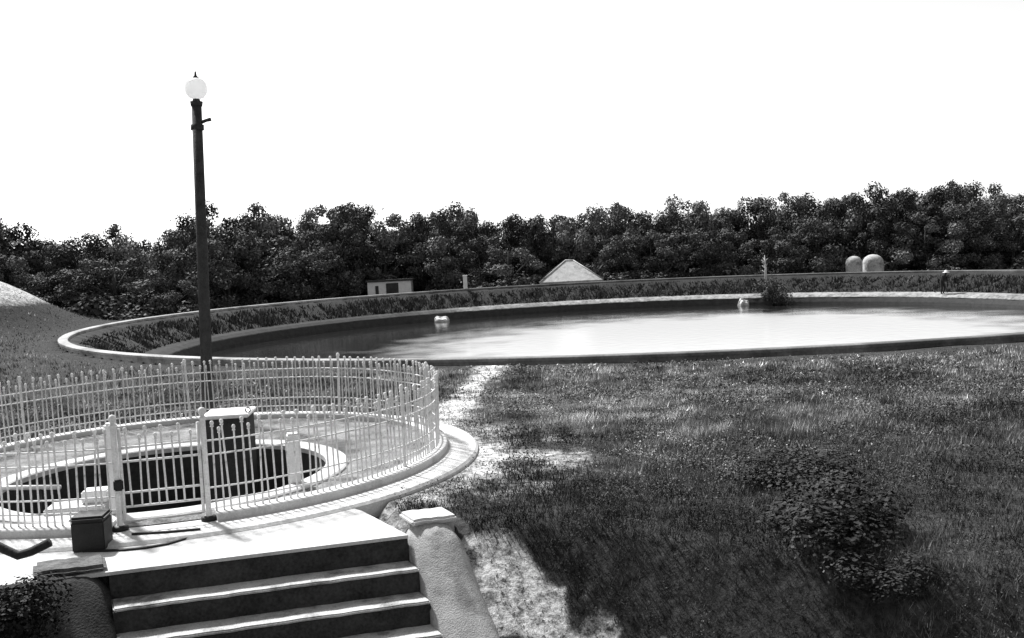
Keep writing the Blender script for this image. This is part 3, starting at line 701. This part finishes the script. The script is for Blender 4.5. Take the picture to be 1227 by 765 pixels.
# two white domes
for px, w_, py0, py1, dep, lab in ((1023,19,307,328,91.6,'smaller tilted white dome beside the larger dome below the wood'),(1046,24,305,332,92.6,'larger round white dome below the tall wood')):
    p = AT(px, py0, dep); gz = float(ground_z(p.x, dep, False)); r_ = w_/2*dep/FPX; hz = p.z-gz
    dm = thing('white_dome', lab, 'dome', (p.x,dep,gz), 'white domes by the wood')
    zs = hz-r_*.95
    link('shell', lathe('shell', [(r_*.93,-.2),(r_*.98,zs*.6),(r_,zs),(r_*.93,zs+r_*.40),(r_*.72,zs+r_*.70),(r_*.40,zs+r_*.89),(r_*.12,zs+r_*.95),(0,zs+r_*.95)], 24, jit=.07), 'whitestain', dm)
    link('door', boxm('door', -.22,.22,-r_*1.02,-r_*.9,0,max(.5,zs*.45)), 'dark_wall', dm)
# white boulders at the water's edge
def rock(px, py, dep_inset, w_, label, hf=.75):
    p = on_far(px, dep_inset); s_ = w_*p.y/FPX
    bm = bmesh.new(); bmesh.ops.create_icosphere(bm, subdivisions=3, radius=.5); r_ = random.Random(px)
    for v_ in bm.verts:
        n_ = v_.co.normalized(); k = 1+.16*math.sin(5*n_.x+px)+.13*math.sin(7*n_.y+2*n_.z)+r_.uniform(-.05,.05); v_.co *= k; v_.co.z = max(v_.co.z, -.22)
    me_ = bpy.data.meshes.new('boulder'); bm.to_mesh(me_); bm.free()
    o = link('white_boulder', me_, 'rock'); o.location = (p.x,p.y,AT(px,py,p.y).z); o.scale = (s_,s_,s_*hf); return tag(o, label, 'rock')
rock(526, 386, 5.2, 17, 'broad white boulder at the water edge below the white rim post')
rock(889, 366, 4.5, 13, 'small pointed white boulder beside the dark waterside bush', 1.1)
# dark bush at the far waterside and a pale sapling
p = on_far(925, 4.4); s_ = 42*p.y/FPX/.95
bush('waterside_bush', (p.x,p.y,-2.75), (s_,s_,s_*.95), bush_mesh('waterside_foliage', 77, 2600, .03, 14, .7), sm_far, 'dark dense bush at the far water edge', 'bush')
p = on_far(917, 1.2); zt = AT(917,306,p.y).z
parts = [tube('s', [(0,0,-.2),(.05,0,(zt+1.2)*.5),(0,.02,zt+1.2)], [.13,.09,.03], 6)]
for i in range(12):
    z0 = (zt+1.2)*random.uniform(.35,.9); a = random.uniform(0,6.28); parts.append(tube('t', [(0,0,z0),(.3*math.cos(a),.3*math.sin(a),z0+.25)], [.04,.012], 4))
v, f = join_raw(parts); sp = tag(link('bare_sapling', pyd('bare_sapling', v, f, True), 'pale_wood'), 'pale bare sapling on the bank behind the waterside bush', 'sapling'); sp.location = (p.x,p.y,-1.2)
# person on the revetment
p = on_far(1129, 3.75); gp = -2.07; pscale = 1.0
def person():
    t_ = thing('person', 'person in dark clothes and white hat stooping on the pale far bank', 'person', (p.x,p.y,gp), rz=.5)
    J = [((0,0,.86),.15),((.02,-.02,1.05),.15),((.06,-.10,1.24),.16),((.09,-.17,1.36),.065),((.10,-.22,1.44),.075),((.11,-.24,1.53),.09),
         ((-.09,0,.80),.10),((-.11,-.05,.45),.075),((-.11,.03,.08),.05),((-.11,-.10,.03),.045),((.09,.02,.80),.10),((.13,-.10,.45),.075),((.13,.05,.08),.05),((.13,-.08,.03),.045),
         ((-.13,-.09,1.24),.06),((-.19,-.16,.98),.048),((-.15,-.30,.80),.038),((.24,-.10,1.22),.06),((.27,-.20,.98),.048),((.20,-.33,.82),.038)]
    E_ = [(0,1),(1,2),(2,3),(3,4),(4,5),(0,6),(6,7),(7,8),(8,9),(0,10),(10,11),(11,12),(12,13),(2,14),(14,15),(15,16),(2,17),(17,18),(18,19)]
    me_ = bpy.data.meshes.new('body'); me_.from_pydata([j[0] for j in J], E_, []); o = link('body', me_, 'cloth_dark', t_)
    sk = o.modifiers.new('skin','SKIN')
    for i,j in enumerate(J): me_.skin_vertices[0].data[i].radius = (j[1],j[1])
    me_.skin_vertices[0].data[0].use_root = True
    sb_ = o.modifiers.new('sub','SUBSURF'); sb_.levels = 1; sb_.render_levels = 1
    hat = link('hat', lathe('hat', [(.24,1.545),(.23,1.56),(.125,1.58),(.115,1.66),(.06,1.70),(0,1.705)], 16), 'cloth_white', t_); hat.location = (.11,-.24,0)
person()

# ---------------------------------------------------------------- foreground shrub, weeds and grass
stf = stems_mesh('foreground_stems', 9, 12)
for q, sz, lab, sd_ in ((AT(18,700,6.9), (.75,.6,.62), 'dark leafy shrub under the bent pipe beside the dark cheek wall', 5),):
    bush('leafy_shrub', (q.x-.12,q.y,q.z-.42), sz, bush_mesh('shrub_leaves', sd_, 6500, .026, 16, .13), stf, lab, 'shrub')
for px_, py_, sz_, sd_, lab in ((1000,640,(1.25,1.3,.72),21,'largest dark clump of broad-leaved weeds in the rough grass'),(1055,700,(.85,.9,.45),22,'small dark weed clump in front of the largest weed clump'),(955,580,(1.1,1.1,.50),23,'low dark weed clump behind the largest weed clump')):
    q = G(px_,py_,0.0)
    for _ in range(8): q = G(px_,py_,.5*q.z+.5*float(ground_z(q.x,q.y)))
    bush('weed_clump', (q.x,q.y,q.z-.06), sz_, bush_mesh('weed_foliage', sd_, 6500, .021, 26, .17), stf, lab, 'weeds', 'dark weed clumps')
def blotch(x, y):                           # patches of darker and paler growth
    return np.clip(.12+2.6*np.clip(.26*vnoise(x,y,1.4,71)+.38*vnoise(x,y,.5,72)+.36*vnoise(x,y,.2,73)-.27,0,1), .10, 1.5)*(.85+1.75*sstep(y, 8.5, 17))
# grass: near blades
def frustum_pts(n, d0, d1, half, rng):
    d = np.exp(rng.uniform(math.log(d0), math.log(d1), n)); a = rng.uniform(-half, half, n)
    return d*np.sin(a), d*np.cos(a), d
def keep_mask(x, y, rng, thin=True):
    rp = np.hypot(x-PC.x, y-PC.y); rw = np.hypot(x-WC.x, y-WC.y); t = st_t(x,y); s = st_s(x,y)
    k = (rp > PR+.34) & (rw > 3.68)
    k &= ~((t > -.56) & (t < SW+.55) & (s > -.52))
    k &= ~((t > -.06) & (t < 4.55) & (s <= .05) & (y < 11.5) & (rw < 5.8))
    if thin:
        b = bare_mask(x,y)+(vnoise(x,y,.35,8)-.5)*.9
        k &= rng.random(len(x)) > np.clip((b-.2)/.75, 0, .93)
    return k
def blades(n, d0, d1, half, hmin, hmax, wk, rng, seed):
    x, y, d = frustum_pts(n, d0, d1, half, rng)
    tx = vnoise(x,y,.22,seed)*.16; x = x+tx*rng.normal(size=n)*.5; y = y+tx*rng.normal(size=n)*.5
    k = keep_mask(x,y,rng); x,y,d = x[k],y[k],d[k]; n = len(x)
    z = ground_z(x,y)
    patch = .30*vnoise(x,y,2.6,seed+1)+.36*vnoise(x,y,.7,seed+2)+.34*vnoise(x,y,.25,seed+3); rimd = np.hypot(x-PC.x,y-PC.y)-PR
    # the sward is longer and darker to the right and on the slope, worn and paler by the pond path
    far_ = sstep(np.hypot(x-1.5,y-15), 3, 12)
    h = (hmin+(hmax-hmin)*np.clip(patch*1.7-.35,0,1))*rng.uniform(.6,1.25,n)*(1-.55*np.clip(bare_mask(x,y),0,1))
    tone = 1.15*blotch(x,y)*rng.uniform(.45,1.7,n)*np.where(rng.random(n)<.05,2.4,1)
    tone *= 1+.8*sstep(-rimd, -5, -.5)*(y < 40)
    h = h*(1-.75*sstep(-rimd, -2.5, -.6))
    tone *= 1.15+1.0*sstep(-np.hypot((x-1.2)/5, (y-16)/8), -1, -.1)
    for (bx_, by_, rx_, ry_, k_) in ((2.1,7.3,.75,1.5,.62),(7.5,20,2.6,4,.45),(3.6,14.5,1.6,1.8,.35),(.1,9.0,.55,.45,.5),(3.4,10.5,1.0,1.0,.3)):   # darker patches in the sward
        tone *= 1-k_*sstep(-np.hypot((x-bx_)/rx_, (y-by_)/ry_)+.5*(vnoise(x,y,.5,77)-.5), -1.1, -.45)
    w_ = np.maximum(.004, wk*d)*rng.uniform(.7,1.4,n)
    a = rng.uniform(0,2*np.pi,n); lean = rng.uniform(.1,.75,n)*h; la = rng.uniform(0,2*np.pi,n)
    base = np.stack([x,y,z-.015],-1); side = np.stack([np.cos(a),np.sin(a),np.zeros(n)],-1)*w_[:,None]/2
    tip = base+np.stack([np.cos(la)*lean, np.sin(la)*lean, h],-1)
    return np.stack([base-side, base+side, tip],1), tone
rg = np.random.default_rng(5)
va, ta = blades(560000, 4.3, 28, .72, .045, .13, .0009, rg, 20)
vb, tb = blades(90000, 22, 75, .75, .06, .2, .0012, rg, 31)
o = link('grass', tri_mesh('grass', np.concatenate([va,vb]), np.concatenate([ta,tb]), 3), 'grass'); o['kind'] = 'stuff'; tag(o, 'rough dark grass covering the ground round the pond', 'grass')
# broad weed leaves scattered through the sward
x, y, d = frustum_pts(420000, 4.4, 27, .7, rg)
cl = vnoise(x,y,.55,51)*.5+vnoise(x,y,.2,52)*.3+vnoise(x,y,1.9,53)*.2
lit = sstep(-np.hypot((x-1.9)/1.5, (y-10.6)/2.6), -1.1, -.3)                    # leaves catching the light, painted as a paler tone by the dark clump
k = keep_mask(x,y,rg) & (cl+.08*lit > .49); x,y,d,cl,lit = x[k],y[k],d[k],cl[k],lit[k]; n = len(x)
hh_ = np.clip((cl-.47)*1.3, .01, .30)*np.clip(9/d,.5,1.0)+.02
z = ground_z(x,y)+hh_*rg.uniform(.25,1,n)**.6
nrm = rand_dirs(n,rg)*.75+np.array([0,0,.8]); nrm /= np.linalg.norm(nrm,axis=1,keepdims=True)
wq = leaf_quads(np.stack([x,y,z],-1), nrm, rg.uniform(.6,1.4,n)*np.maximum(.0075,.0011*d), rg, .55)
kind_ = 1.1*blotch(x,y)
tn = rg.uniform(.3,1.3,n)*kind_*np.where(rg.random(n)<.10+.16*lit,2.7,1)*(1+.7*lit)
for (bx_, by_, rx_, ry_, k_) in ((2.3,8.0,.9,1.9,.7),(7.5,20,2.6,4,.5),(.1,8.9,.7,.5,.55),(1.6,7.6,1.2,1.0,.35)): tn *= 1-k_*sstep(-np.hypot((x-bx_)/rx_, (y-by_)/ry_)+.5*(vnoise(x,y,.5,77)-.5), -1.1, -.45)
o = link('ground_weeds', tri_mesh('ground_weeds', wq, tn, 4), 'weed'); o['kind'] = 'stuff'; tag(o, 'small weed leaves spread through the rough grass', 'weeds')
# tufts on the pond banks (belong to the pond)
n = 26000; a = rg.uniform(0,2*np.pi,n); rd = rg.uniform(.75,3.1,n); r_ = PR-rd
zb = np.interp(rd, [.27,1.1,2.0,2.7,3.1], [RIMZ-.1,-1.0,-1.5,-1.82,-1.97])
h = rg.uniform(.10,.36,n)*(.4+vnoise(np.cos(a)*PR,np.sin(a)*PR,3,61))*np.clip(rd/1.6,.3,1); w_ = rg.uniform(.04,.10,n); la = rg.uniform(0,6.28,n)
b = np.stack([r_*np.cos(a), r_*np.sin(a), zb-.1],-1); sd_ = np.stack([np.cos(la),np.sin(la),0*la],-1)*w_[:,None]
tip = b+np.stack([rg.normal(size=n)*.12, rg.normal(size=n)*.12, h+.1],-1)
o = link('bank_tufts', tri_mesh('bank_tufts', np.stack([b-sd_,b+sd_,tip],1), rg.uniform(.15,1.0,n), 3), 'grass', pond); o['kind'] = 'stuff'
# loose stones on the worn ground
n = 0; sv = []; st_ = []
sx, sy, sd2 = frustum_pts(26000, 4.6, 24, .6, rg)
bm_ = bare_mask(sx,sy); kk = (bm_ > .35) & keep_mask(sx,sy,rg,False) & (rg.random(len(sx)) < .8)
sx, sy, sd2 = sx[kk], sy[kk], sd2[kk]; sz_ = ground_z(sx,sy); n = len(sx); s_ = rg.uniform(.005,.016,n)*np.where(rg.random(n)<.05,1.5,1)
ang = rg.uniform(0,6.28,n)
def rot(dx,dy,dz): return np.stack([sx+(dx*np.cos(ang)-dy*np.sin(ang))*s_, sy+(dx*np.sin(ang)+dy*np.cos(ang))*s_, sz_+dz*s_],-1)
P_ = [rot(1,0,0),rot(-.3,.9,0),rot(-.9,-.5,0),rot(.1,.1,.9)]
fc = np.concatenate([np.stack([P_[0],P_[1],P_[3]],1),np.stack([P_[1],P_[2],P_[3]],1),np.stack([P_[2],P_[0],P_[3]],1)])
M['stones'] = mat('loose_stones', .25, .6, 9, .95, 0, attr='tone')
o = link('loose_stones', tri_mesh('loose_stones', fc, np.tile(rg.uniform(.4,1.2,n),3), 3), 'stones'); o['kind'] = 'stuff'; tag(o, 'loose pale stones on the worn ground beside the ring walk', 'stones')
print('triangles about', sum(len(m_.polygons)*2 for m_ in bpy.data.meshes))
